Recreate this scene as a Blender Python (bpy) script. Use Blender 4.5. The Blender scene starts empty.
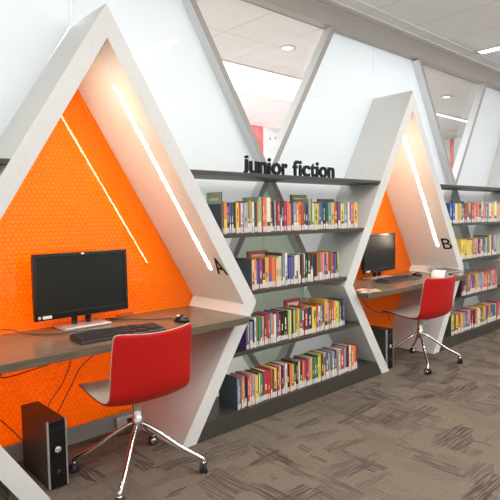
import bpy, bmesh, math, random
from mathutils import Vector, Matrix

# ------------------------------------------------------------------ camera, light, exposure
SC = bpy.context.scene
COL = SC.collection
cam_d = bpy.data.cameras.new('camera'); cam = bpy.data.objects.new('camera', cam_d); COL.objects.link(cam)
YAW, PITCH, ROLL, FPX = 0.7466, -0.0627, -0.0178, 528.1
fw = Vector((math.sin(YAW)*math.cos(PITCH), math.cos(YAW)*math.cos(PITCH), math.sin(PITCH)))
rt = Vector((math.cos(YAW), -math.sin(YAW), 0)); up = rt.cross(fw)
r2 = math.cos(ROLL)*rt + math.sin(ROLL)*up; u2 = -math.sin(ROLL)*rt + math.cos(ROLL)*up
cam.matrix_world = Matrix(((r2.x, u2.x, -fw.x, -1.2942), (r2.y, u2.y, -fw.y, -2.3954), (r2.z, u2.z, -fw.z, 1.3), (0, 0, 0, 1)))
cam_d.sensor_fit = 'HORIZONTAL'; cam_d.sensor_width = 36; cam_d.lens = FPX/500*36
cam_d.clip_start = 0.05
SC.camera = cam
SC.view_settings.view_transform = 'Standard'; SC.view_settings.look = 'None'
SC.view_settings.gamma = 1; SC.view_settings.use_curve_mapping = False
SC.view_settings.exposure = 0.17
w = bpy.data.worlds.new('room_light'); SC.world = w; w.use_nodes = True
w.node_tree.nodes['Background'].inputs[0].default_value = (0.96, 0.98, 1.0, 1)
w.node_tree.nodes['Background'].inputs[1].default_value = 0.74

def area(name, loc, rot, sx, sy, power, col=(1, 1, 1)):
    l = bpy.data.lights.new(name, 'AREA'); l.shape = 'RECTANGLE'; l.size = sx; l.size_y = sy; l.energy = power; l.color = col
    o = bpy.data.objects.new(name, l); COL.objects.link(o); o.location = loc; o.rotation_euler = rot
    return o
# rows of fluorescent troffers in the library ceiling, the work room behind the glass, and added fill lights
for x, y in ((-1.2, -1.6), (1.6, -1.6), (4.6, -1.6), (0.2, -3.6), (3.2, -3.6), (7.0, -2.4), (-3.4, -0.9)):
    area('ceiling_lamp', (x, y, 2.93), (0, 0, 0), .12, 1.3, 24, (1.0, 0.98, 0.95))
for x in (-1.0, 3.0, 7.0):
    area('ceiling_fill', (x, -4.0, 1.5), (math.pi, 0, 0), 2.4, .2, 110, (.96, 0.98, 1.0))  # unseen upward fill, added to brighten the library ceiling
for x, y in ((0.0, 1.3), (6.3, 3.6), (3.0, 1.2)):
    area('work_room_lamp', (x, y, 2.9), (0, 0, 0), 1.6, 0.7, 30, (.97, 0.99, 1.0))
for x in (-.5, 3.0, 6.5):
    area('work_room_ceiling_fill', (x, 3.4, 1.1), (math.pi, 0, 0), 2.2, .2, 34, (.94, 0.97, 1.0))  # added upward fill that lifts the work room ceiling, no real fixture
area('orange_panel_fill', (-.3, 1.5, .45), (-math.pi/2, 0, 0), 1.0, .5, 42, (1.0, .92, .6))  # unseen fill added behind booth A so the lower orange panel glows

H, K, W, BW, HI, TI, DI, L = 2.351, 0.766, 0.972, 0.476, 2.184, 0.108, 0.517, 2.845
GY, MY = 0.392, 0.312           # glass face, mullion face
CEIL = 2.965

# ------------------------------------------------------------------ materials
def mat(name, col, rough=0.5, metal=0.0, coat=0.0, spec=0.5, emit=0.0):
    m = bpy.data.materials.new(name); m.use_nodes = True
    b = m.node_tree.nodes['Principled BSDF']
    b.inputs['Base Color'].default_value = (*col, 1); b.inputs['Roughness'].default_value = rough
    b.inputs['Metallic'].default_value = metal; b.inputs['Coat Weight'].default_value = coat
    b.inputs['Coat Roughness'].default_value = 0.03; b.inputs['Specular IOR Level'].default_value = spec
    if emit:
        b.inputs['Emission Color'].default_value = (*col, 1); b.inputs['Emission Strength'].default_value = emit
    return m
def nt(m): return m.node_tree.nodes, m.node_tree.links, m.node_tree.nodes['Principled BSDF']
def hexc(s):
    v = [int(s[i:i+2], 16)/255 for i in (0, 2, 4)]
    return tuple(c/12.92 if c <= .04045 else ((c+.055)/1.055)**2.4 for c in v)
def noise_col(m, c1, c2, scale, stretch=(1, 1, 1), bump=0.0, detail=3):
    n, l, b = nt(m)
    tc = n.new('ShaderNodeTexCoord'); mp = n.new('ShaderNodeMapping'); mp.inputs['Scale'].default_value = stretch
    ns = n.new('ShaderNodeTexNoise'); ns.inputs['Scale'].default_value = scale; ns.inputs['Detail'].default_value = detail
    rp = n.new('ShaderNodeValToRGB'); rp.color_ramp.elements[0].color = (*c1, 1); rp.color_ramp.elements[1].color = (*c2, 1)
    rp.color_ramp.elements[0].position = .35; rp.color_ramp.elements[1].position = .65
    l.new(tc.outputs['Object'], mp.inputs[0]); l.new(mp.outputs[0], ns.inputs['Vector']); l.new(ns.outputs['Fac'], rp.inputs[0]); l.new(rp.outputs[0], b.inputs['Base Color'])
    if bump:
        bp = n.new('ShaderNodeBump'); bp.inputs['Strength'].default_value = bump; bp.inputs['Distance'].default_value = .002
        l.new(ns.outputs['Fac'], bp.inputs['Height']); l.new(bp.outputs[0], b.inputs['Normal'])
    return m

M = {}
M['laminate'] = noise_col(mat('white_laminate', hexc('DEDEDA'), .38), hexc('DCDCD8'), hexc('E0E0DC'), 40)
M['wood'] = noise_col(mat('dark_desk_laminate', hexc('6A5D4E'), .24), hexc('5F5345'), hexc('6F6252'), 9, (1, 14, 14), .05)
M['shelf'] = noise_col(mat('dark_shelf_laminate', hexc('423E36'), .4), hexc('3D3A32'), hexc('47433A'), 9, (1, 14, 14), .05)
M['mullion'] = mat('painted_mullion', hexc('E6E9E9'), .4)
M['barface'] = mat('grey_mullion_face', hexc('A59F98'), .4)
M['beam'] = mat('painted_beam', hexc('A9A29A'), .45)
M['ceilwhite'] = mat('ceiling_angle', hexc('DEDBD6'), .6)
M['black'] = mat('black_plastic', (.012, .012, .013), .35)
M['blackgloss'] = mat('black_gloss_plastic', (.008, .008, .009), .18)
M['screen'] = mat('unlit_screen', (.011, .012, .011), .3, spec=.25)
M['letter'] = mat('black_acrylic', (.008, .009, .011), .5, spec=.2)
M['silver'] = mat('silver_plastic', (.62, .62, .63), .3, .6)
M['chrome'] = mat('chrome', (.78, .77, .75), .12, 1.0)
M['red'] = mat('red_moulded_plastic', hexc('C21512'), .45, spec=.35)
M['seatlining'] = noise_col(mat('cream_upholstery', hexc('D9CDBD'), .7), hexc('D4C8B8'), hexc('DED3C4'), 60)
M['rubber'] = mat('dark_rubber', (.02, .02, .02), .55)
M['pccase'] = mat('dark_metal_case', hexc('4A4743'), .38, .55)
M['white'] = mat('white_print', (.85, .85, .85), .5)
M['paper'] = noise_col(mat('page_paper', hexc('E6DDC6'), .8), hexc('D9CFB6'), hexc('EDE5D0'), 300, (1, .02, .02))
M['sticker'] = mat('white_sticker', hexc('D6D0CB'), .55)
M['bookend'] = mat('slate_metal', hexc('545B60'), .45, .3)
M['cable'] = mat('cable_sheath', (.03, .014, .012), .45)
M['skirting'] = mat('grey_kickboard', hexc('A39E95'), .5)
M['key'] = mat('key_caps', (.03, .03, .032), .4)
M['keyside'] = mat('keyboard_tray', (.02, .02, .021), .35)
M['led'] = mat('led_diffuser', (1.0, .82, .62), .4, emit=72.0)
M['diffuser'] = mat('lamp_diffuser', (1.0, 1.0, 1.0), .4, emit=3.0)
M['lightbox'] = mat('luminous_ceiling', (1.0, 1.0, 1.0), .4, emit=1.9)
M['poster'] = mat('red_wall_paint', hexc('E8303C'), .5)
M['backwall'] = mat('work_room_wall', hexc('EDE3E2'), .6)
M['greywall'] = mat('work_room_grey', hexc('C9CBC6'), .6)
M['greenwall'] = mat('work_room_green', hexc('C4D6C8'), .6)
M['bluegrey'] = mat('corkboard_marks', hexc('8C8FA0'), .6)
M['vinyl'] = noise_col(mat('pale_vinyl_floor', hexc('D5D5D2'), .5), hexc('D2D2CF'), hexc('D8D8D5'), 30)
M['outlet'] = mat('white_outlet', hexc('D9D6CE'), .4)

# frosted film glass: milky, glossy front, lets the light of the room behind soak through
def glass_film(name, col, tr, coat=1.0):
    m = mat(name, col, .55, coat=coat); n, l, b = nt(m)
    t = n.new('ShaderNodeBsdfTranslucent'); t.inputs[0].default_value = (*col, 1)
    mx = n.new('ShaderNodeMixShader'); mx.inputs[0].default_value = tr
    l.new(b.outputs[0], mx.inputs[1]); l.new(t.outputs[0], mx.inputs[2]); l.new(mx.outputs[0], n['Material Output'].inputs[0])
    return m
M['frost'] = glass_film('frosted_white_glass', hexc('F0F5F7'), .42, .22)
M['greenglass'] = glass_film('grey_green_glass', hexc('D3DCD4'), .45)
def clear_glass():
    m = bpy.data.materials.new('clear_glass'); m.use_nodes = True; n, l = m.node_tree.nodes, m.node_tree.links
    n.remove(n['Principled BSDF'])
    t = n.new('ShaderNodeBsdfTransparent'); t.inputs[0].default_value = (.96, .98, .98, 1)
    g = n.new('ShaderNodeBsdfGlossy'); g.inputs['Roughness'].default_value = .02
    f = n.new('ShaderNodeLayerWeight'); f.inputs[0].default_value = .12
    mx = n.new('ShaderNodeMixShader'); l.new(f.outputs['Facing'], mx.inputs[0]); l.new(t.outputs[0], mx.inputs[1]); l.new(g.outputs[0], mx.inputs[2])
    l.new(mx.outputs[0], n['Material Output'].inputs[0]); return m
M['clear'] = clear_glass()

# orange acrylic with a honeycomb of dimples behind a smooth clear face
def orange():
    m = mat('dimpled_orange_acrylic', hexc('FF8A10'), .36, coat=.6, spec=.06); n, l, b = nt(m)
    tc = n.new('ShaderNodeTexCoord'); sx = n.new('ShaderNodeSeparateXYZ'); l.new(tc.outputs['Object'], sx.inputs[0])
    def mth(op, a, bb=None):
        q = n.new('ShaderNodeMath'); q.operation = op
        for i, v in enumerate((a, bb)):
            if v is None: continue
            if isinstance(v, (int, float)): q.inputs[i].default_value = v
            else: l.new(v, q.inputs[i])
        return q.outputs[0]
    k = 2*math.pi/0.0235
    acc = None
    for a in (90, 30, 150):
        e = mth('ADD', mth('MULTIPLY', sx.outputs['X'], k*math.cos(math.radians(a))), mth('MULTIPLY', sx.outputs['Z'], k*math.sin(math.radians(a))))
        c = mth('COSINE', e); acc = c if acc is None else mth('ADD', acc, c)
    bp = n.new('ShaderNodeBump'); bp.inputs['Strength'].default_value = .7; bp.inputs['Distance'].default_value = .002
    l.new(acc, bp.inputs['Height']); l.new(bp.outputs[0], b.inputs['Normal'])
    mr = n.new('ShaderNodeMapRange'); mr.inputs[1].default_value = -1.5; mr.inputs[2].default_value = 3.0; l.new(acc, mr.inputs[0])
    rp = n.new('ShaderNodeValToRGB'); rp.color_ramp.elements[0].color = (*hexc('EA6C03'), 1); rp.color_ramp.elements[1].color = (*hexc('FA8E0E'), 1)  # dimple shading repeated in the colour, hollows darker than crests
    l.new(mr.outputs[0], rp.inputs[0]); l.new(rp.outputs[0], b.inputs['Base Color'])
    t = n.new('ShaderNodeBsdfTranslucent'); t.inputs[0].default_value = (*hexc('FFA42A'), 1)   # light passing through comes out yellower
    mx = n.new('ShaderNodeMixShader'); mx.inputs[0].default_value = .3
    l.new(b.outputs[0], mx.inputs[1]); l.new(t.outputs[0], mx.inputs[2]); l.new(mx.outputs[0], n['Material Output'].inputs[0])
    return m
M['orange'] = orange()

def carpet():
    m = mat('woven_carpet_tile', hexc('877B6C'), .95, spec=.1); n, l, b = nt(m)
    tc = n.new('ShaderNodeTexCoord')
    def patches(rot, sc, lo, hi, off):
        mp = n.new('ShaderNodeMapping'); mp.inputs['Scale'].default_value = sc; mp.inputs['Location'].default_value = off
        l.new(tc.outputs['Object'], mp.inputs[0])
        br = n.new('ShaderNodeTexVoronoi'); br.distance = 'CHEBYCHEV'; br.inputs['Scale'].default_value = 1; br.inputs['Randomness'].default_value = .85
        l.new(mp.outputs[0], br.inputs['Vector'])
        sp = n.new('ShaderNodeSeparateColor'); l.new(br.outputs['Color'], sp.inputs[0])
        r = n.new('ShaderNodeMapRange'); r.inputs[1].default_value = lo; r.inputs[2].default_value = hi; l.new(sp.outputs[0], r.inputs[0])
        # fine yarn streaks run along the patch
        m2 = n.new('ShaderNodeMapping'); m2.inputs['Scale'].default_value = (5, 95, 1) if sc[0] < sc[1] else (95, 5, 1)
        l.new(tc.outputs['Object'], m2.inputs[0])
        ns = n.new('ShaderNodeTexNoise'); ns.inputs['Scale'].default_value = 1; ns.inputs['Detail'].default_value = 2; l.new(m2.outputs[0], ns.inputs['Vector'])
        s = n.new('ShaderNodeMapRange'); s.inputs[1].default_value = .42; s.inputs[2].default_value = .55; l.new(ns.outputs['Fac'], s.inputs[0])
        q = n.new('ShaderNodeMath'); q.operation = 'MULTIPLY'; l.new(r.outputs[0], q.inputs[0]); l.new(s.outputs[0], q.inputs[1])
        return q.outputs[0]
    a = patches(0, (4.2, 11, 1), .45, 1.0, (0, 0, 0)); c = patches(0, (11, 4.2, 1), .5, 1.05, (3.3, 7.1, 0))
    mxx = n.new('ShaderNodeMath'); mxx.operation = 'MAXIMUM'; l.new(a, mxx.inputs[0]); l.new(c, mxx.inputs[1])
    ns = n.new('ShaderNodeTexNoise'); ns.inputs['Scale'].default_value = 75; ns.inputs['Detail'].default_value = 4; l.new(tc.outputs['Object'], ns.inputs['Vector'])
    base = n.new('ShaderNodeMix'); base.data_type = 'RGBA'; base.inputs[6].default_value = (*hexc('8C8172'), 1); base.inputs[7].default_value = (*hexc('635A4F'), 1)
    l.new(ns.outputs['Fac'], base.inputs[0])
    mx = n.new('ShaderNodeMix'); mx.data_type = 'RGBA'; l.new(mxx.outputs[0], mx.inputs[0]); l.new(base.outputs[2], mx.inputs[6]); mx.inputs[7].default_value = (*hexc('4B403D'), 1)
    l.new(mx.outputs[2], b.inputs['Base Color'])
    bp = n.new('ShaderNodeBump'); bp.inputs['Strength'].default_value = .5; bp.inputs['Distance'].default_value = .003
    l.new(ns.outputs['Fac'], bp.inputs['Height']); l.new(bp.outputs[0], b.inputs['Normal'])
    return m
M['carpet'] = carpet()

def ceiling_tiles():
    m = mat('ceiling_tile', hexc('D9D5D1'), .8, spec=.2); n, l, b = nt(m)
    tc = n.new('ShaderNodeTexCoord'); sx = n.new('ShaderNodeSeparateXYZ'); l.new(tc.outputs['Object'], sx.inputs[0])
    def line(sock, off, per, wd):
        a = n.new('ShaderNodeMath'); a.operation = 'SUBTRACT'; l.new(sock, a.inputs[0]); a.inputs[1].default_value = off
        p = n.new('ShaderNodeMath'); p.operation = 'PINGPONG'; l.new(a.outputs[0], p.inputs[0]); p.inputs[1].default_value = per/2
        c = n.new('ShaderNodeMath'); c.operation = 'LESS_THAN'; l.new(p.outputs[0], c.inputs[0]); c.inputs[1].default_value = wd; return c.outputs[0]
    g = n.new('ShaderNodeMath'); g.operation = 'MAXIMUM'; l.new(line(sx.outputs['X'], 3.07, .6, .004), g.inputs[0]); l.new(line(sx.outputs['Y'], .11, 1.2, .004), g.inputs[1])
    mx = n.new('ShaderNodeMix'); mx.data_type = 'RGBA'; l.new(g.outputs[0], mx.inputs[0]); mx.inputs[6].default_value = (*hexc('DCD8D5'), 1); mx.inputs[7].default_value = (*hexc('B4B0AC'), 1)
    l.new(mx.outputs[2], b.inputs['Base Color']); return m
M['ceiling'] = ceiling_tiles()

PAL = dict(olive='7C7A45', orange='EE7A1E', yellow='F2D21E', navy='23274F', blue='2B5FA8', brown='6A4632', red='D2282A', white='EDEBE6', lilac='B3A6B8',
    green='4F9A3A', pink='E58FA8', darkgreen='2B4B34', seagreen='8DB79A', lime='BCC93A', coral='E8605C', cream='EFE4C2', black='1C1B1D', darkred='8E1F24',
    crimson='BE2248', charcoal='46474C', greyblue='8598B4', rust='B9512A', sage='A9B795', turquoise='2FA3A6', teal='2E6F80', gold='EDB02A', violet='6A4C8E',
    peach='F3B98A', magenta='B32A78', maroon='5C2030', palegreen='C8D29A')
WORDS = dict(lilac='pale lilac', darkgreen='dark green', seagreen='sea green', darkred='dark red', greyblue='grey-blue', palegreen='pale green', rust='rust brown', sage='sage green', olive='olive green')
for k, v in PAL.items():
    c_ = hexc(v); g_ = sum(c_)/3
    M['bk_'+k] = noise_col(mat('cover_'+k, c_, .36, coat=.15), tuple(.80*q+.20*g_ for q in c_), tuple(.92*q+.08*g_ for q in c_), 90, (1, 1, .5))

# ------------------------------------------------------------------ mesh helpers
class MB:
    def __init__(s): s.v = []; s.f = []; s.m = []; s.sm = []
    def add(s, vs, fs, mi=0, smooth=False):
        o = len(s.v); s.v += [tuple(v) for v in vs]
        for f in fs: s.f.append([o+i for i in f]); s.m.append(mi); s.sm.append(smooth)
        return s
    def box(s, x0, x1, y0, y1, z0, z1, mi=0, rot=None, c=None):
        vs = [Vector((x, y, z)) for z in (z0, z1) for y in (y0, y1) for x in (x0, x1)]
        if rot is not None:
            c = Vector(c or ((x0+x1)/2, (y0+y1)/2, (z0+z1)/2)); vs = [rot @ (v-c) + c for v in vs]
        return s.add(vs, [(0, 2, 3, 1), (4, 5, 7, 6), (0, 1, 5, 4), (2, 6, 7, 3), (0, 4, 6, 2), (1, 3, 7, 5)], mi)
    def prism(s, poly, y0, y1, mi=0):          # polygon in x,z (counter-clockwise seen from -y), extruded in y
        n = len(poly)
        return s.add([(x, y0, z) for x, z in poly] + [(x, y1, z) for x, z in poly],
                     [tuple(range(n)), tuple(range(2*n-1, n-1, -1))] + [(i, i+n, (i+1) % n+n, (i+1) % n) for i in range(n)], mi)
    def tube(s, pts, r, seg=8, mi=0, caps=True):
        pts = [Vector(p) for p in pts]; rr = r if isinstance(r, (list, tuple)) else [r]*len(pts)
        vs = []; ref = None
        for i, p in enumerate(pts):
            t = (pts[min(i+1, len(pts)-1)] - pts[max(i-1, 0)]).normalized()
            if ref is None: ref = Vector((0, 0, 1)) if abs(t.z) < .9 else Vector((1, 0, 0))
            a = (ref - t*ref.dot(t)).normalized(); b = t.cross(a); ref = a
            vs += [p + rr[i]*(math.cos(2*math.pi*k/seg)*a + math.sin(2*math.pi*k/seg)*b) for k in range(seg)]
        fs = [(i*seg+k, i*seg+(k+1) % seg, (i+1)*seg+(k+1) % seg, (i+1)*seg+k) for i in range(len(pts)-1) for k in range(seg)]
        s.add(vs, fs, mi, True)
        if caps:
            o = len(s.v)-len(vs); n = len(pts)
            s.f += [[o+k for k in range(seg-1, -1, -1)], [o+(n-1)*seg+k for k in range(seg)]]; s.m += [mi, mi]; s.sm += [False, False]
        return s
    def lathe(s, prof, c, axis='z', seg=20, mi=0):   # prof: (radius, height) pairs
        c = Vector(c); vs = []
        for r, h in prof:
            for k in range(seg):
                a = 2*math.pi*k/seg; p = Vector((r*math.cos(a), r*math.sin(a), h))
                if axis == 'x': p = Vector((p.z, p.x, p.y))
                if axis == 'y': p = Vector((p.y, p.z, p.x))
                vs.append(c+p)
        fs = [(i*seg+k, i*seg+(k+1) % seg, (i+1)*seg+(k+1) % seg, (i+1)*seg+k) for i in range(len(prof)-1) for k in range(seg)]
        return s.add(vs, fs, mi, True)
    def build(s, name, mats, parent=None, bevel=0.0, loc=None, sub=0):
        me = bpy.data.meshes.new(name); me.from_pydata(s.v, [], s.f)
        for m in (mats if isinstance(mats, (list, tuple)) else [mats]): me.materials.append(m)
        for p, mi, sm in zip(me.polygons, s.m, s.sm): p.material_index = mi; p.use_smooth = sm
        bm = bmesh.new(); bm.from_mesh(me); bmesh.ops.recalc_face_normals(bm, faces=bm.faces); bm.to_mesh(me); bm.free()
        o = bpy.data.objects.new(name, me); COL.objects.link(o)
        if parent: o.parent = parent
        if loc: o.location = loc
        if bevel:
            b = o.modifiers.new('edge', 'BEVEL'); b.width = bevel; b.segments = 2; b.limit_method = 'ANGLE'
        if sub:
            b = o.modifiers.new('smooth', 'SUBSURF'); b.levels = sub; b.render_levels = sub
        return o
def tag(o, label, cat, group=None):
    o['label'] = label; o['category'] = cat
    if group: o['group'] = group
    return o
def thing(name, label, cat, loc=(0, 0, 0), rz=0.0, group=None):
    o = bpy.data.objects.new(name, None); COL.objects.link(o); o.location = loc; o.rotation_euler = (0, 0, rz); o.empty_display_size = .1
    return tag(o, label, cat, group)
def struct(o): o['kind'] = 'structure'; return o
def spline(pts, n=8):
    P = [Vector(p) for p in pts]; P = [2*P[0]-P[1]] + P + [2*P[-1]-P[-2]]; out = []
    for i in range(1, len(P)-2):
        for k in range(n):
            t = k/n; a, b, c, d = P[i-1:i+3]
            out.append(.5*((2*b) + (c-a)*t + (2*a-5*b+4*c-d)*t*t + (3*b-a-3*c+d)*t**3))
    return out + [P[-2]]
def glyph_mesh(ch, size, extrude, bold):
    cu = bpy.data.curves.new('glyph', 'FONT'); cu.body = ch; cu.size = size; cu.extrude = extrude; cu.offset = bold; cu.resolution_u = 6
    o = bpy.data.objects.new('glyph', cu); COL.objects.link(o)
    dg = bpy.context.evaluated_depsgraph_get(); dg.update()
    me = bpy.data.meshes.new_from_object(o.evaluated_get(dg)); bpy.data.objects.remove(o); bpy.data.curves.remove(cu)
    return me
def glyph(name, ch, size, extrude, bold, m, parent=None, width=None, height=None, mx=None):
    me = glyph_mesh(ch, size, extrude, bold)
    xs = [v.co.x for v in me.vertices]; ys = [v.co.y for v in me.vertices]
    x0, wd, y0, hg = min(xs), max(xs)-min(xs), min(ys), max(ys)-min(ys)
    for v in me.vertices:
        v.co.x = (v.co.x-x0)*((width/wd) if width else 1)
        if height: v.co.y = (v.co.y-y0)*(height/hg)
    me.materials.clear(); me.materials.append(m)
    me.transform(Matrix.Rotation(math.pi/2, 4, 'X'))       # stands upright, reads from -y
    if mx is not None: me.transform(mx)
    o = bpy.data.objects.new(name, me); COL.objects.link(o)
    if parent: o.parent = parent
    return o

# ------------------------------------------------------------------ the setting
def hexpoly(c):   # outer outline of a booth, from one foot round to the other
    return [(c-BW, 0), (c-W, K), (c, H), (c+W, K), (c+BW, 0)]
struct(MB().box(-5, 13, -6, .56, -.05, 0).build('floor', M['carpet']))
struct(MB().box(-5, 13, .56, 7.2, -.05, 0).build('floor', M['vinyl']))
struct(MB().box(-5, 13, -6, 7.2, CEIL, CEIL+.05).build('ceiling', M['ceiling']))
n_t = 0
def trim(mb, m, bevel=0.0):
    global n_t; n_t += 1
    return struct(mb.build('trim_%d' % n_t, m, bevel=bevel))
trim(MB().box(-5, 9, MY, MY+.10, 2.81, 2.95), M['beam'])                       # head beam along the glass wall
trim(MB().box(-5, 9, MY+.02, MY+.09, 2.95, CEIL), M['ceilwhite'])
trim(MB().box(-5, 9, .225, .25, CEIL-.008, CEIL), M['ceilwhite'])              # ceiling edge angles
trim(MB().box(-5, 9, .10, .115, CEIL-.008, CEIL), M['ceilwhite'])
def bar(x1, z1, x2, z2, wd, y0):
    d = Vector((x2-x1, 0, z2-z1)).normalized(); nrm = Vector((-d.z, 0, d.x))*wd/2
    poly = [(x1-nrm.x, z1-nrm.z), (x2-nrm.x, z2-nrm.z), (x2+nrm.x, z2+nrm.z), (x1+nrm.x, z1+nrm.z)]
    m = MB().prism(poly, y0, GY-.001); m.m[0] = 1        # grey front face, white reveals
    return m
NODES = [-L/2, L/2, 3*L/2]
for xn in NODES:
    for s, dy in ((-1, 0), (1, .003)):
        trim(bar(xn-s*.753, 2.81, xn+s*.435, .905, .045, MY+dy), [M['mullion'], M['barface']])    # V above, running on through the crossing
        trim(bar(xn+s*.44, .64, xn+s*.01, .02, .045, MY+dy), [M['mullion'], M['barface']])
n_w = 0
def pane(poly, m, y=GY):
    global n_w; n_w += 1
    return struct(MB().prism(poly, y, y+.010).build('window_%d' % n_w, m))
for xn in NODES:
    pane([(xn-.75, 2.81), (xn, 1.6), (xn+.75, 2.81)], M['clear'])
    for s in (-1, 1):
        pane([(xn+s*.003, 1.6), (xn+s*.003, .0), (xn+s*.44, .665), (xn+s*.47, .82)], M['greenglass'])
for c in (-L, 0, L, 2*L):
    for s in (-1, 1):
        pane([(c+s*.004, H), (c+s*.004, 2.81), (c+s*.67, 2.81), (c+s*1.4225, 1.6), (c+s*.937, .823)], M['frost'])
        pane([(c+s*.95, .73), (c+s*1.41, 0), (c+s*(BW+.002), 0)], M['frost'])
# the work room behind the glass
struct(MB().box(-5, 4.7, 4.7, 4.8, 0, CEIL).build('wall_back', M['backwall']))
struct(MB().box(5.66, 9.2, 4.7, 4.8, 0, CEIL).build('wall_back', M['backwall']))
struct(MB().box(4.7, 5.66, 4.7, 4.8, 0, CEIL).build('wall_back', M['poster']))
struct(MB().box(9.1, 9.2, .4, 4.7, 0, CEIL).build('wall_side', M['greywall']))
struct(MB().box(9.04, 9.1, 2.1, 3.1, 0, 2.80).build('trim_door', M['greenwall']))
struct(MB().box(9.0, 9.1, 2.68, 2.74, 0, 2.80).build('trim_red', M['poster']))
struct(MB().box(-5.1, -5, -6, 7.2, 0, CEIL).build('wall_left', M['backwall']))
cl = thing('notice', 'sheet of small dark marks on pale wall beside red panel, behind the glass', 'notice', (6.0, 4.69, 2.45))
nb = MB(); random.seed(5)
for k in range(16):
    x, z = random.uniform(-.2, .3), random.uniform(-.2, .35); nb.box(x, x+.04, -.012, -.006, z, z+.05)
MB().box(-.24, .38, -.006, .008, -.25, .45).build('sheet', M['backwall'], cl); nb.build('print', M['bluegrey'], cl)

# ------------------------------------------------------------------ lamps
def ceiling_light(label, x0, x1, y0, y1, m, cat='ceiling light'):
    t = thing('ceiling_light', label, cat, ((x0+x1)/2, (y0+y1)/2, CEIL)); a, b = (x1-x0)/2, (y1-y0)/2
    f = MB()
    for q in ((-a-.02, a+.02, -b-.02, -b), (-a-.02, a+.02, b, b+.02), (-a-.02, -a, -b, b), (a, a+.02, -b, b)): f.box(*q, -.014, 0)
    f.build('frame', M['ceilwhite'], t); MB().box(-a, a, -b, b, -.010, -.002).build('diffuser', m, t)
ceiling_light('long recessed fluorescent strip light in the tiled ceiling over the library floor', 4.22, 4.33, -1.1, .06, M['diffuser'])
ceiling_light('wide glowing white ceiling panel seen through the clear glass triangle over the black letters', .8, 4.6, 1.97, 2.86, M['lightbox'])
ceiling_light('thin bright ceiling strip seen through the clear glass triangle beyond letter B', 6.0, 8.6, 1.98, 2.06, M['diffuser'])
def downlight(label, x, y):
    t = thing('downlight', label, 'downlight', (x, y, CEIL))
    MB().lathe([(.055, -.002), (.085, -.002), (.088, -.008), (.055, -.012), (.052, -.004)], (0, 0, 0)).build('rim', M['ceilwhite'], t)
    MB().lathe([(0.0001, -.006), (.052, -.006), (.052, -.003), (.0001, -.003)], (0, 0, 0)).build('lens', M['diffuser'], t)
downlight('small round downlight above the glowing panel, seen through glass over the black letters', 2.63, 1.25)
downlight('small round downlight in the ceiling seen through glass above letter B', 6.0, 1.30)

# ------------------------------------------------------------------ booths
def inset(c): return [(c-BW+TI, 0), (c-W+TI, K), (c, HI), (c+W-TI, K), (c+BW-TI, 0)]
def booth(c, label, letter, full=True):
    t = thing('study_booth', label, 'booth', (c, 0, 0), 0, 'A-frame study booths')
    o, i = hexpoly(0), inset(0); n = 5; D = DI+.02
    vs = [(x, y, z) for y in (0, D) for x, z in o] + [(x, y, z) for y in (0, D) for x, z in i]
    fs = []
    for k in range(4):
        fs += [(k, k+1, 10+k+1, 10+k), (5+k, 15+k, 15+k+1, 5+k+1), (k, 5+k, 5+k+1, k+1), (10+k, 10+k+1, 15+k+1, 15+k)]
    fs += [(0, 10, 15, 5), (4, 9, 19, 14)]
    MB().add(vs, fs).build('frame', M['laminate'], t, bevel=.003)
    # orange back panel, open kick below it
    zi = .10; xl = BW-TI+.647*zi
    MB().prism([(-xl+.002, zi), (-W+TI+.002, K), (0, HI-.003), (W-TI-.002, K), (xl-.002, zi)], DI, DI+.012).build('back_panel', M['orange'], t)
    MB().prism([(-BW+TI+.001, .001), (-xl+.001, zi), (xl-.001, zi), (BW-TI-.001, .001)], DI-.004, DI+.012).build('kickboard', M['skirting'], t)
    if not full: return t
    # LED strip let into the sloping inner face
    s = (HI-K)/(W-TI); nrm = Vector((-s, 0, -1)).normalized()
    def on(x, off=0.0): p = Vector((x, 0, HI-s*x)); return p + nrm*off
    a, b = on(.114, .0005), on(.733, .0005); a2, b2 = on(.114, .002), on(.733, .002)
    led = MB(); y0, y1 = .143, .161
    led.add([(p.x, y, p.z) for y in (y0, y1) for p in (a, b, b2, a2)], [(0, 1, 2, 3), (7, 6, 5, 4), (0, 4, 5, 1), (1, 5, 6, 2), (2, 6, 7, 3), (3, 7, 4, 0)])
    led.build('light_strip', M['led'], t)
    added_strip = MB(); added_strip.add([(-x, y, z) for x, y, z in led.v], led.f); added_strip.build('light_strip', M['led'], t)     # unseen twin on the facing slope, added to brighten the booth inside
    # station letter lies on the same inner face, near the opening
    d = Vector((1, 0, -s)).normalized()
    X = Vector((0, -1, 0)); Z = -d; Y = Z.cross(X)
    base = on(.748, .004) + Vector((0, .098, 0))
    mx = Matrix(((X.x, Y.x, Z.x, base.x), (X.y, Y.y, Z.y, base.y), (X.z, Y.z, Z.z, base.z), (0, 0, 0, 1)))
    glyph('letter', letter, .1, .0015, .0, M['letter'], t, width=.094, height=.122, mx=mx)
    return t
booth(0, 'white A-frame booth marked A with orange dimpled back, nearest to us', 'A')
booth(L, 'white A-frame booth marked B, beyond the junior fiction shelves', 'B')
booth(2*L, 'grey-white A-frame side panel at the far end of the second bookcase', 'C', False)

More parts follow.
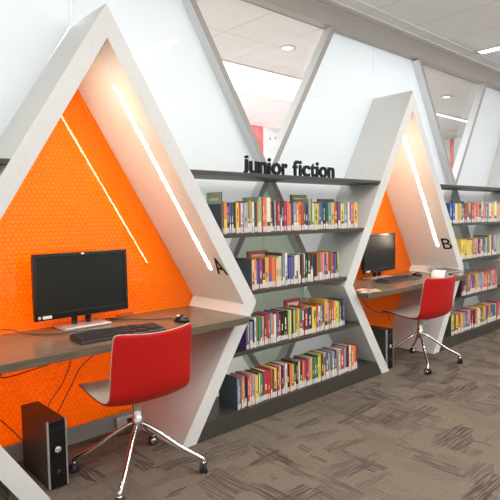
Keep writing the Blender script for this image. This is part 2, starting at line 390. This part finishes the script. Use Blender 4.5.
# ------------------------------------------------------------------ bookcases
def ox(z): return W-(z-K)/1.631 if z > K else BW+.6475*z      # half width of a booth outline at height z
ZS = (1.2, .838, .47)
def bookcase(c0, c1, label, full=True):
    t = thing('bookcase', label, 'bookcase', (0, 0, 0), 0, 'built-in bookcases between booths')
    for z in ((1.57,) + ZS if full else (1.57,)):
        e = [ox(z-.024), ox(z)]; d = .004
        m = MB().prism([(c0+e[0]+d, z-.024), (c1-e[0]-d, z-.024), (c1-e[1]-d, z), (c0+e[1]+d, z)], 0, .305)
        m.build('shelf', M['shelf'], t, bevel=.0015)
    if full:
        e = [ox(0), ox(.106)]; d = .004
        MB().prism([(c0+e[0]+d, .001), (c1-e[0]-d, .001), (c1-e[1]-d, .106), (c0+e[1]+d, .106)], 0, .305).build('plinth', M['shelf'], t, bevel=.0015)
    return t
bookcase(0, L, 'dark built-in bookcase of four shelves between booths A and B, under black lettering')
bookcase(L, 2*L, 'dark built-in bookcase beyond booth B, running out of frame')
bookcase(-L, 0, 'tip of a dark shelf meeting the outer edge of booth A', False)

# standing black lettering
sg = thing('sign_lettering', 'black free-standing letters spelling junior fiction on the top shelf', 'sign', (.925, .05, 1.5705))
lay = [('j', .035), ('u', .062), ('n', .062), ('i', .020), ('o', .075), ('r', .043), (' ', .032), ('f', .044), ('i', .020), ('c', .066), ('t', .043), ('i', .020), ('o', .075), ('n', .062)]
hts = dict(j=.112, i=.108, f=.108, t=.096)
x = 0.0; gap = (.90-1.16*sum(w for _, w in lay))/(len(lay)-1)
for ch, wd in lay:
    if ch != ' ':
        o = glyph('letter', ch, .1, .006, .0024, M['letter'], sg, width=wd*1.16, height=hts.get(ch, .080))
        o.location = (x, 0, 0)
    x += 1.16*wd+gap

# ------------------------------------------------------------------ books
ORD = 'zeroth first second third fourth fifth sixth seventh eighth ninth tenth eleventh twelfth thirteenth fourteenth fifteenth sixteenth seventeenth eighteenth nineteenth twentieth'.split()
def ordinal(n):
    if n <= 20: return ORD[n]
    t = {2: 'twenty', 3: 'thirty', 4: 'forty', 5: 'fifty', 6: 'sixty'}; q, r = divmod(n, 10)
    if r == 0: return {3: 'thirtieth', 4: 'fortieth', 5: 'fiftieth', 6: 'sixtieth'}[q]
    return t[q] + '-' + ORD[r]
ROWS = {
    'b1r1': (0.719, 'olive:11 orange/yellow:28 navy:16 blue:15 brown:16 navy/orange:20 yellow:21 red:24 white:17 lilac:33 green:25 orange:18 white/pink:17 darkgreen:21 orange:13 seagreen^:22 lime^:14 coral^:17 orange^:18 cream^:36 brown:19 black:18 lilac:14 darkred:23 red:19 navy/white:19 navy:19 crimson:20 coral:24 orange:25 charcoal:19 greyblue:30 orange:26 orange/red:25 rust:21 brown:20 navy:32 sage^:21 olive^:26 white:16 lime:44 red:14 blue:19 teal:22 black:23 darkgreen/orange:34 turquoise:34 gold:35 rust:23 darkred:18 violet:30 yellow:36 greyblue:36 violet:16 cream:21 violet:25 pink:25 gold:51'),
    'b1r2': (0.95, 'peach:21 orange:17 blue:27 magenta/darkred:26 maroon:27 gold:36 red/blue:28 orange:33 peach:23 palegreen:28 brown^:13 greyblue:26 white^:19 black:13 blue:17 violet:30 blue:13 cream:17 cream/black:20 white:13 maroon:18 brown/orange:26 white:15 black:19 darkgreen:34 black/white:27 cream:10 black:28 red:11 orange:13 green:20 coral:22 pink:22 violet/pink:23 gold:23 red:23 olive:23 crimson:23 violet:24 black:12 lime:17'),
    'b1r3': (0.888, 'violet:17 peach:16 greyblue:26 navy:17 white/greyblue:17 olive:17 green:18 teal:17 pink:18 brown:18 red:18 rust:18 greyblue:18 orange:19 white:18 blue:12 crimson:16 darkred:19 black:28 black/olive:39 lime:19 cream:13 navy:17 lime:20 charcoal:13 orange:17 yellow:15 teal:30 red/cream:21 darkred:36 navy:43 yellow:24 yellow/olive:29 red:22 white/blue:22 olive:22 violet:22 gold^:34 pink:23 olive:23 red:23 orange:23 yellow:24 lime/darkgreen:27 darkgreen:20 navy:24 violet:18'),
    'b1r4': (0.809, 'greyblue:17 teal:17 orange:16 greyblue:17 navy:17 red:17 orange:18 greyblue/white:17 pink:18 yellow:26 black:9 white:11 green:20 brown:14 crimson:36 red:19 rust:18 brown:19 yellow:28 crimson:19 peach:20 navy:19 coral:20 white:19 black:25 orange:25 gold:20 darkgreen:20 black:21 cream:13 maroon:28 orange:21 red:21 violet:22 orange:21 gold:22 teal:21 green:22 navy:15 yellow:19 lime:22 brown:23 gold/brown:22 blue:35 white:15 olive:20 greyblue:35 maroon:24 pink:16 seagreen/white:32 red:49 greyblue:25 maroon:38 cream:25 orange:29 orange:29 darkred:19'),
    'b2r1': (3.556, 'blue:92 cream:51 gold:84 teal:43 charcoal:32 crimson:55 olive/gold:88 magenta:68 orange:53 coral:63 black:48 cream^:31 coral:89 greyblue:75 cream:50 gold:102 white^:52 peach:61 pink:72'),
    'b2r2': (3.778, 'yellow:65 yellow:65 yellow:62 yellow:56 olive/gold:73 pink:58 maroon:71 peach:48 teal:72 lilac:50 olive^:50 yellow^:50 blue:51 pink^:52 sage:60'),
    'b2r3': (3.798, 'maroon:65 pink/brown:44 olive:45 pink:45 magenta:46 violet:69 gold:71 greyblue:72 lilac:48 coral:74 orange:58 teal/olive:69 pink:78 coral:65'),
    'b2r4': (3.593, 'yellow:62 brown:42 yellow:42 rust:43 gold:65 greyblue:56 violet:56 pink:45 darkred:69 maroon:47 orange:47 cream:72 olive:73 gold:62 violet:63 orange:51 teal:130 cream:32 crimson:56 coral:73'),
}
PLACE = {'b1': ('counting from booth A', 'between the booths'), 'b2': ('counting from booth B', 'beyond booth B')}
RN = {'1': ('top', 1.2005), '2': ('second', .8385), '3': ('third', .4705), '4': ('lowest', .1065)}
random.seed(11)
def make_book(x0, wd, z, h, dep, y, c1, c2, label, group):
    t = thing('book', label, 'book', (x0+wd/2, y, z), 0, group)
    g = .0008; a = wd/2-g; th = min(.0025, a*.3)
    mb = MB()
    # boards and spine wrap round the page block; the spine carries a band and title bars of a second colour
    mb.box(-a, -a+th, 0, dep, 0, h); mb.box(a-th, a, 0, dep, 0, h)
    s0, s1 = (.0, 1.0)
    style = random.random(); sec = 1 if c2 else 0
    cuts = [(0, .14, 0), (.14, .30, 1), (.30, 1, 0)] if style < .3 else [(0, .55, 0), (.55, .86, 1), (.86, 1, 0)] if style < .55 else [(0, .45, 1), (.45, 1, 0)] if c2 and style < .8 else [(0, 1, 0)]
    if not c2 and style >= .3: cuts = [(0, 1, 0)]
    for p, q, mi in cuts: mb.box(-a+th, a-th, 0, .003, h*p, h*q, mi if c2 or mi == 0 else 2)
    if a > .006 and random.random() < .6:
        k0 = .36; 
        for k in range(random.randint(1, 2)):
            k1 = k0+random.uniform(.10, .26); mb.box(-a*.26, a*.26, -.0005, .0005, h*k0, h*min(k1, .93), 2); k0 = k1+.04
    light = c1 in ('yellow', 'cream', 'white', 'peach', 'lime', 'gold', 'palegreen', 'pink', 'lilac', 'sage')
    mb.build('cover', [M['bk_'+c1], M['bk_'+(c2 or c1)], M['bk_'+('charcoal' if light else 'cream')]], t)
    MB().box(-a+th+.0003, a-th-.0003, .0035, dep-.004, .003, h-.004).build('pages', M['paper'], t)
    sh = random.uniform(.026, .036); sz = .005
    MB().box(-a+.0004, a-.0004, -.0012, -.0004, sz, sz+sh).build('spine_label', M['sticker'], t)
    return t
for key, (x, seq) in ROWS.items():
    rn, z = RN[key[3]]; cnt, plc = PLACE[key[:2]]; i = 0
    items = []
    for it in seq.split():
        nm, wd = it.split(':'); wd = int(wd)/1000; tall = '^' in nm; nm = nm.replace('^', '')
        c1, c2 = (nm.split('/')+[None])[:2]
        if wd > .052:
            k = 2; items += [(c1, None, wd/2, tall), (c2 or c1, c1 if c2 else None, wd/2, tall)]
        else: items.append((c1, c2, wd, tall))
    for c1, c2, wd, tall in items:
        i += 1
        h = random.uniform(.183, .202) if not tall else random.uniform(.212, .228)
        if key[3] == '3' and key[:2] == 'b1' and i <= 4: h = .150+.007*i
        if key == 'b2r1' and i <= 2: h = .20
        size = 'tall' if tall else 'slim' if wd < .017 else 'thick' if wd > .035 else ''
        lab = f"{size} {WORDS.get(c1, c1)} book, {ordinal(i)} along the {rn} row {plc}, {cnt}".strip()
        make_book(x, wd, z, h, random.uniform(.118, .136) if not tall else .15, .012+random.uniform(0, .010), c1, c2, lab, f"books on the {rn} row {plc}")
        x += wd

def bookend(x, z, label, h=.20, dep=.175):
    t = thing('bookend', label, 'bookend', (x, .015, z), 0, 'dark metal bookends')
    MB().box(-.003, 0, 0, dep, 0, h).build('upright', M['bookend'], t, bevel=.0008)
    MB().box(-.012, -.003, .02, dep-.02, 0, .002).build('foot', M['bookend'], t)
bookend(.948, .8386, 'slate grey bookend at the booth A end of the second row of books')
bookend(.806, .1066, 'slate grey bookend at the booth A end of the lowest row of books', .21)
bookend(3.588, .1066, 'dark bookend at the booth B end of the lowest row beyond booth B')
gb = thing('picture_book', 'tall grey-green picture book closing the booth A end of the top row', 'book', (.7165, .012, 1.2005))
m_ = MB(); m_.box(-.010, -.008, 0, .135, 0, .25); m_.box(-.002, 0, 0, .135, 0, .25); m_.box(-.008, -.002, 0, .003, 0, .25)
m_.box(-.0104, -.010, .0, .135, .18, .25, 1); m_.box(-.0108, -.0104, .02, .11, .20, .215, 2)
m_.build('cover', [M['bookend'], M['bk_sage'], M['bk_cream']], gb); MB().box(-.0075, -.0025, .004, .13, .003, .246).build('pages', M['paper'], gb)
gb.location.x = .7165
# wider books lying or standing behind the row
def back_book(x0, x1, z, h, c, label, d=.02):
    t = thing('picture_book', label, 'book', ((x0+x1)/2, .175, z)); a = (x1-x0)/2
    mb = MB(); mb.box(-a, a, 0, .002, 0, h); mb.box(-a, a, d-.002, d, 0, h); mb.box(-a, -a+.003, .002, d-.002, 0, h)
    mb.box(-a*.7, a*.7, -.0006, 0, h*.62, h*.9, 1)
    mb.build('cover', [M['bk_'+c], M['bk_cream' if c != 'charcoal' else 'bk_greyblue']], t); MB().box(-a+.0035, a-.003, .0025, d-.0025, .004, h-.004).build('pages', M['paper'], t)
back_book(1.50, 1.66, 1.2005, .252, 'olive', 'brown-green picture book standing face out behind the top row, near the seam')
back_book(1.80, 1.98, 1.2005, .225, 'charcoal', 'plain grey picture book standing face out behind the top row, toward booth B')
back_book(3.92, 4.18, 1.2005, .225, 'teal', 'grey-blue picture book standing face out behind the top row beyond booth B')
back_book(1.07, 1.25, .8385, .232, 'rust', 'red-brown picture book standing face out behind the second row between the booths')
back_book(1.42, 1.58, .4705, .232, 'crimson', 'crimson picture book standing behind the third row between the booths')

# ------------------------------------------------------------------ desks
def desk(c, label):
    t = thing('desk', label, 'desk', (c, 0, .705), 0, 'booth desks')
    z0, z1 = -.040, 0.0; hw = lambda z: ox(.705+z)-TI-.002
    MB().prism([(-hw(z0), z0), (hw(z0), z0), (hw(z1), z1), (-hw(z1), z1)], -.10, DI-.002).build('top', M['wood'], t, bevel=.0015)
    return t
desk(0, 'dark grey-brown desk top built across booth A')
desk(L, 'dark grey-brown desk top built across booth B')

# ------------------------------------------------------------------ computers
def logo(parent, x, z, y, r):
    MB().lathe([(.0001, -.0006), (r, -.0006), (r, .0006), (.0001, .0006)], (x, y, z), 'y', 20).build('logo', M['white'], parent)
    o = glyph('logo_letters', 'hp', .1, .0004, 0, M['black'], parent, width=r*1.3, height=r*1.2); o.location = (x-r*.62, y-.0009, z-r*.62)
def monitor(loc, rz, label):
    t = thing('monitor', label, 'monitor', loc, rz, 'desktop monitors')
    a, z0, z1 = .275, .062, .417; f = MB(); b = .020
    f.box(-a, a, -.016, .012, z1-b, z1); f.box(-a, a, -.016, .012, z0, z0+.034); f.box(-a, -a+b, -.016, .012, z0+.034, z1-b); f.box(a-b, a, -.016, .012, z0+.034, z1-b)
    f.build('bezel', M['blackgloss'], t, bevel=.002)
    MB().box(-a+b, a-b, -.012, .012, z0+.034, z1-b).build('screen', M['screen'], t)
    MB().box(-a+.02, a-.02, .012, .045, z0+.03, z1-.03).build('rear_housing', M['black'], t, bevel=.01)
    st = MB(); st.box(-.055, -.030, .012, .040, .012, z0+.10); st.box(.028, .053, .012, .040, .012, z0+.10); st.build('stand_post', M['blackgloss'], t, bevel=.003)
    b = MB().prism([(-.14, .0005), (.14, .0005), (.13, .014), (-.13, .014)], -.075, .10).build('stand_base', M['silver'], t, bevel=.004); b['label'] = 'silver stand base'
    logo(t, -.252, z0+.016, -.0175, .008)
    MB().box(-.235, -.185, -.0172, -.0162, z0+.008, z0+.024).build('asset_label', M['sticker'], t)
    MB().box(-.008, .010, -.0172, -.0162, z1-.012, z1-.005).build('badge', M['white'], t)
    return t
monitor((.012, .405, .7055), 0, 'black wide-screen monitor on the desk of booth A')
monitor((2.945, .405, .7055), math.radians(3), 'black wide-screen monitor on the desk of booth B')
def keyboard(loc, rz, label):
    t = thing('keyboard', label, 'keyboard', loc, rz, 'keyboards')
    MB().add([(-.235, -.075, 0), (.235, -.075, 0), (.235, .075, 0), (-.235, .075, 0), (-.233, -.073, .012), (.233, -.073, .012), (.233, .073, .024), (-.233, .073, .024)],
             [(3, 2, 1, 0), (4, 5, 6, 7), (0, 1, 5, 4), (1, 2, 6, 5), (2, 3, 7, 6), (3, 0, 4, 7)]).build('tray', M['keyside'], t, bevel=.003)
    k = MB()
    def row(y, x0, x1, n, d=.015):
        p = (x1-x0)/n; z = .012+(y+.073)/.146*.012
        for i in range(n): k.box(x0+i*p+.0012, x0+(i+1)*p-.0012, y-d/2, y+d/2, z-.001, z+.008)
    for y, n in ((.056, 15), (.030, 14), (.011, 14), (-.008, 13), (-.027, 12)): row(y, -.222, .062, n)
    row(-.046, -.222, -.12, 4); row(-.046, -.118, -.01, 1); row(-.046, -.008, .062, 3)
    for y in (.056, .030, .011): row(y, .074, .130, 3)
    row(-.027, .093, .111, 1); row(-.046, .074, .130, 3)
    for y in (.030, .011, -.008, -.027, -.046): row(y, .142, .220, 4)
    o = k.build('keys', M['key'], t); o['kind'] = 'stuff'
    MB().box(-.01, .02, -.071, -.064, .0125, .0135).build('badge', M['silver'], t)
    return t
keyboard((.03, .035, .7055), math.radians(-3.5), 'black keyboard before the monitor of booth A')
keyboard((2.90, .185, .7055), math.radians(-2), 'black keyboard before the monitor of booth B')
def mouse(loc, rz, label):
    t = thing('mouse', label, 'mouse', loc, rz, 'computer mice'); vs = []; fs = []; n, m = 12, 7
    for j in range(m):
        v = j/(m-1)*math.pi/2
        for i in range(n):
            a = 2*math.pi*i/n; vs.append((.031*math.cos(a)*math.cos(v), .056*math.sin(a)*math.cos(v), .003+.034*math.sin(v)*(1-.15*math.sin(a))))
    for j in range(m-1):
        for i in range(n): fs.append((j*n+i, j*n+(i+1) % n, (j+1)*n+(i+1) % n, (j+1)*n+i))
    fs.append(tuple(range(n)))
    MB().add(vs, fs, 0, True).build('shell', M['blackgloss'], t)
    MB().lathe([(.0001, -.004), (.010, -.004), (.010, .004), (.0001, .004)], (0, .030, .026), 'x', 14).build('scroll_wheel', M['silver'], t)
mouse((.455, .085, .7055), .2, 'black mouse to one side of the keyboard in booth A')
mouse((3.30, .22, .7055), .1, 'black mouse by the magazines in booth B')
def tower(loc, rz, label):
    t = thing('computer_tower', label, 'computer tower', loc, rz, 'computer towers')
    MB().box(-.046, .046, .014, .35, .008, .337).build('case', M['pccase'], t, bevel=.004)
    f = MB(); f.box(-.040, .040, 0, .014, .008, .337); f.build('front_panel', M['blackgloss'], t, bevel=.003)
    MB().box(-.048, -.040, .002, .016, .006, .339).build('edge_trim', M['silver'], t, bevel=.002); MB().box(.040, .048, .002, .016, .006, .339).build('edge_trim', M['silver'], t, bevel=.002)
    MB().box(-.036, .036, -.0012, .0, .288, .300).build('disc_drive', M['black'], t, bevel=.0004)
    MB().lathe([(.0001, -.004), (.010, -.003), (.011, 0), (.0001, .001)], (0, 0, .085), 'y', 18).build('power_button', M['pccase'], t)
    logo(t, .0, .195, -.001, .015)
    for sx in (-1, 1):
        for y in (.04, .32): MB().lathe([(.0001, .0), (.009, .0), (.010, .008), (.0001, .008)], (sx*.032, y, .0005), 'z', 12).build('foot', M['rubber'], t)
    return t
tower((-.298, .072, 0), 0, 'dark desktop computer tower on the carpet under the desk of booth A')
tower((2.531, .024, 0), 0, 'dark desktop computer tower on the carpet under the desk of booth B')

# ------------------------------------------------------------------ swivel chairs
def chair(loc, rz, base_rz, label):
    t = thing('swivel_chair', label, 'chair', loc, rz, 'red shell swivel chairs')
    prof = [(.262, .462, .195), (.240, .478, .212), (.16, .466, .222), (.05, .452, .228), (-.05, .444, .228), (-.125, .450, .225), (-.178, .478, .222), (-.205, .530, .220), (-.222, .600, .218), (-.238, .680, .216), (-.250, .745, .214), (-.258, .785, .210)]
    prof = [(y, z-(.035 if z < .5 else .035*(.785-z)/.285), hw*1.0) for y, z, hw in prof]
    nu = 11
    def grid(off):
        g = []
        for j, (y, z, hw) in enumerate(prof):
            y0, z0, _ = prof[max(j-1, 0)]; y1, z1, _ = prof[min(j+1, len(prof)-1)]
            n = Vector((0, z0-z1, y1-y0)); n = -n.normalized() if n.length else Vector((0, 0, 1))
            b = min(1, max(0, (j-4)/4.0)); row = []
            for i in range(nu):
                u = -1+2*i/(nu-1)
                bend_z = .030*abs(u)**2.6*(1-b)*(.35 if j < 2 else 1); bend_y = .055*u*u*b
                zz = z+bend_z+(.012*(1-u*u) if j == len(prof)-1 else 0)*-1
                p = Vector((hw*u, y+bend_y, zz)); row.append(p - n*off)
            g.append(row)
        return g
    # n points from the sitter's side outwards when off > 0
    inn, out = grid(0.0), grid(.011)
    nj = len(prof)
    def quads(o, flip): 
        q = [(o+j*nu+i, o+j*nu+i+1, o+(j+1)*nu+i+1, o+(j+1)*nu+i) for j in range(nj-1) for i in range(nu-1)]
        return [tuple(reversed(f)) for f in q] if flip else q
    A = [p for r in inn for p in r]; B = [p for r in out for p in r]; N = nj*nu
    mb = MB(); fs = quads(0, False) + quads(N, True)
    rim = [i for i in range(nu)] + [j*nu+nu-1 for j in range(1, nj)] + [(nj-1)*nu+i for i in range(nu-2, -1, -1)] + [j*nu for j in range(nj-2, 0, -1)]
    fs += [(rim[k], rim[(k+1) % len(rim)], N+rim[(k+1) % len(rim)], N+rim[k]) for k in range(len(rim))]
    mb.add(A+B, fs, 0, True); o = mb.build('shell', M['red'], t, sub=1)
    lin = grid(-.0035); LQ = [p for r in lin for p in r]
    mb = MB(); mb.add([a+(b-a)*.3 for a, b in zip(A, LQ)]+LQ, quads(0, False)+quads(N, True)+[(rim[k], rim[(k+1) % len(rim)], N+rim[(k+1) % len(rim)], N+rim[k]) for k in range(len(rim))], 0, True)
    ln = mb.build('seat_lining', M['seatlining'], t, sub=1); ln['label'] = 'cream inner lining of the shell'
    MB().lathe([(.0001, .401), (.075, .400), (.078, .390), (.030, .385), (.024, .375), (.022, .300), (.027, .296), (.027, .232), (.018, .224), (.0001, .224)], (0, 0, 0)).build('stem', M['chrome'], t)
    br = base_rz-rz
    for k in range(4):
        a = br+math.pi/4+k*math.pi/2; c, s = math.cos(a), math.sin(a)
        P = lambda r, z: (r*c, r*s, z)
        leg = MB().tube(spline([P(.015, .262), P(.045, .252), P(.12, .205), P(.22, .135), P(.307, .088), P(.332, .072), P(.336, .052)], 5), [.011]*31, 10).build('leg', M['chrome'], t)
        ct = MB(); cx, cy = .336*c, .336*s; tx, ty = -s, c      # axle direction is tangential
        ca = a + .9*k + .4; ax = Vector((math.cos(ca), math.sin(ca), 0)); ctr = Vector((cx, cy, .0268))
        wheels = []
        for sgn in (-1, 1):
            seg = 18; vs = []; fwd = Vector((0, 0, 1)).cross(ax)
            rings = [(.004, .0001), (.004, .024), (.007, .0265), (.017, .0265), (.020, .023), (.020, .0001)]
            for d, r in rings:
                for q in range(seg):
                    th = 2*math.pi*q/seg; vs.append(ctr + ax*sgn*d + r*(math.cos(th)*fwd + math.sin(th)*Vector((0, 0, 1))))
            wheels.append((vs, [(i*seg+q, i*seg+(q+1) % seg, (i+1)*seg+(q+1) % seg, (i+1)*seg+q) for i in range(len(rings)-1) for q in range(seg)]))
        cst = MB().lathe([(.0001, .062), (.011, .061), (.012, .050), (.009, .040), (.0001, .040)], (cx, cy, 0), 'z', 12).build('caster', M['chrome'], t)
        for vs, fq in wheels: MB().add(vs, fq, 0, True).build('wheel', M['rubber'], cst)
        fwd = Vector((0, 0, 1)).cross(ax)
        for sgn in (-1, 1):
            vs = []
            for d, r in ((.0195, .017), (.0215, .015), (.0215, .0001)):
                for q in range(16):
                    th = 2*math.pi*q/16; vs.append(ctr + ax*sgn*d + r*(math.cos(th)*fwd + math.sin(th)*Vector((0, 0, 1))))
            MB().add(vs, [(i*16+q, i*16+(q+1) % 16, (i+1)*16+(q+1) % 16, (i+1)*16+q) for i in range(2) for q in range(16)], 0, True).build('wheel_cap', M['chrome'], cst)
    return t
chair((.062, -.06, 0), math.radians(-3), 0, 'red shell swivel chair on four chrome legs, pulled up to booth A')
chair((2.862, -.06, 0), math.radians(-8), math.radians(-5), 'red shell swivel chair on four chrome legs, pulled up to booth B')

# ------------------------------------------------------------------ papers and cables
def leaflet(loc, rz, w_, d_, c, c2, label):
    t = thing('leaflet', label, 'leaflet', loc, rz, 'leaflets on the desk of booth B')
    MB().box(-w_/2, w_/2, -d_/2, d_/2, 0, .0012).build('sheet', M['bk_'+c], t); MB().box(-w_*.4, w_*.4, -d_*.1, d_*.35, .0012, .0016).build('print', M['bk_'+c2], t)
leaflet((2.10, -.035, .7052), .5, .12, .09, 'greyblue', 'white', 'pale blue leaflet on the desk corner of booth B')
leaflet((2.19, .055, .7052), .2, .13, .09, 'coral', 'cream', 'pink-red leaflet behind the others on the desk of booth B')
leaflet((2.19, -.055, .7066), -.3, .09, .07, 'yellow', 'gold', 'yellow leaflet lying nearest the desk edge of booth B')
leaflet((2.235, -.02, .7082), .1, .10, .05, 'turquoise', 'white', 'turquoise leaflet partly under the yellow one in booth B')
mags = [('charcoal', 'greyblue', .3), ('white', 'charcoal', -.15), ('lilac', 'crimson', .5), ('charcoal', 'white', .1), ('greyblue', 'charcoal', -.35)]
names = ['dark magazine at the bottom of the pile in booth B', 'white magazine second from the bottom of the pile in booth B', 'lilac magazine in the middle of the pile in booth B', 'black and white magazine second from the top of the pile in booth B', 'grey-blue magazine on top of the pile in booth B']
z = .7052; tilt = 0.0
for (c, c2, a), nm in zip(mags, names):
    a *= .6
    t = thing('magazine', nm, 'magazine', (3.52+a*.02, .05, z), a, 'magazines piled in booth B')
    MB().box(-.105, .105, -.14, .14, .001, .006).build('pages', M['paper'], t)
    MB().box(-.106, .106, -.141, .141, .006, .0068).build('cover', M['bk_'+c], t); MB().box(-.09, .09, -.12, .06, .0068, .0072).build('print', M['bk_'+c2], t)
    t.rotation_euler[0] = tilt; t.location.z += math.sin(tilt)*.142; tilt += .022; z += .0105
t = thing('brochure', 'white folded brochure bowed upright on the desk behind the red chair of booth B', 'brochure', (3.29, -.03, .7055), .2)
mb = MB(); vs = []
for j in range(2):
    for i in range(13):
        a = math.pi*i/12; vs.append((.075*math.cos(a), -.05+.12*j, .070*math.sin(a)))
mb.add(vs, [(i, i+1, 14+i, 13+i) for i in range(12)], 0, True); o = mb.build('sheet', M['white'], t); q = o.modifiers.new('thick', 'SOLIDIFY'); q.thickness = .0012

def cable(pts, label, r=.003):
    o = MB().tube(spline(pts, 6), r, 6).build('cable', M['cable']); return tag(o, label, 'cable')
zt = .711
cable([(-.62, .44, zt), (-.52, .47, zt), (-.40, .46, zt+.03), (-.30, .40, zt), (-.22, .30, zt), (-.10, .26, zt), (.10, .19, zt)], 'thin dark cable winding over the desk of booth A behind its keyboard')
cable([(.18, .47, zt), (.28, .44, zt), (.36, .47, zt+.012), (.26, .49, zt+.004)], 'short loop of dark cable beside the monitor base in booth A')
cable([(.455, .143, zt), (.44, .20, zt), (.36, .24, zt), (.30, .33, zt), (.22, .38, zt), (.20, .47, zt)], 'thin mouse lead trailing back from the mouse in booth A')
cable([(-.30, .50, .655), (-.36, .49, .56), (-.42, .46, .49), (-.20, .48, .50), (-.05, .47, .52), (-.10, .45, .40), (-.18, .45, .30), (-.22, .44, .20)], 'dark cable looping over the orange panel behind the tower of booth A')
cable([(.20, .50, .655), (.16, .48, .55), (.02, .47, .46), (-.04, .48, .36), (-.14, .46, .22)], 'dark cable falling down the orange panel behind the chair of booth A')
cable([(-.56, .49, .40), (-.46, .48, .30), (-.38, .47, .20), (-.33, .46, .13)], 'dark cable sagging toward the floor at the far side of the tower of booth A')
cable([(2.62, .49, .655), (2.60, .46, .52), (2.66, .45, .42), (2.58, .44, .34), (2.54, .36, .30)], 'dark cable dropping to the tower of booth B')
cable([(2.86, .50, .655), (2.80, .48, .50), (2.95, .46, .38), (3.15, .46, .34), (3.25, .48, .24)], 'dark cable slung across the orange panel behind the chair of booth B')
ol = thing('power_outlet', 'small white power outlet on the kickboard behind the chair of booth A', 'outlet', (.30, .5125, .02))
MB().box(-.06, .06, -.022, 0, 0, .06).build('plate', M['outlet'], ol, bevel=.003)
MB().box(.01, .04, -.045, -.022, .012, .045).build('plug', M['black'], ol, bevel=.003)
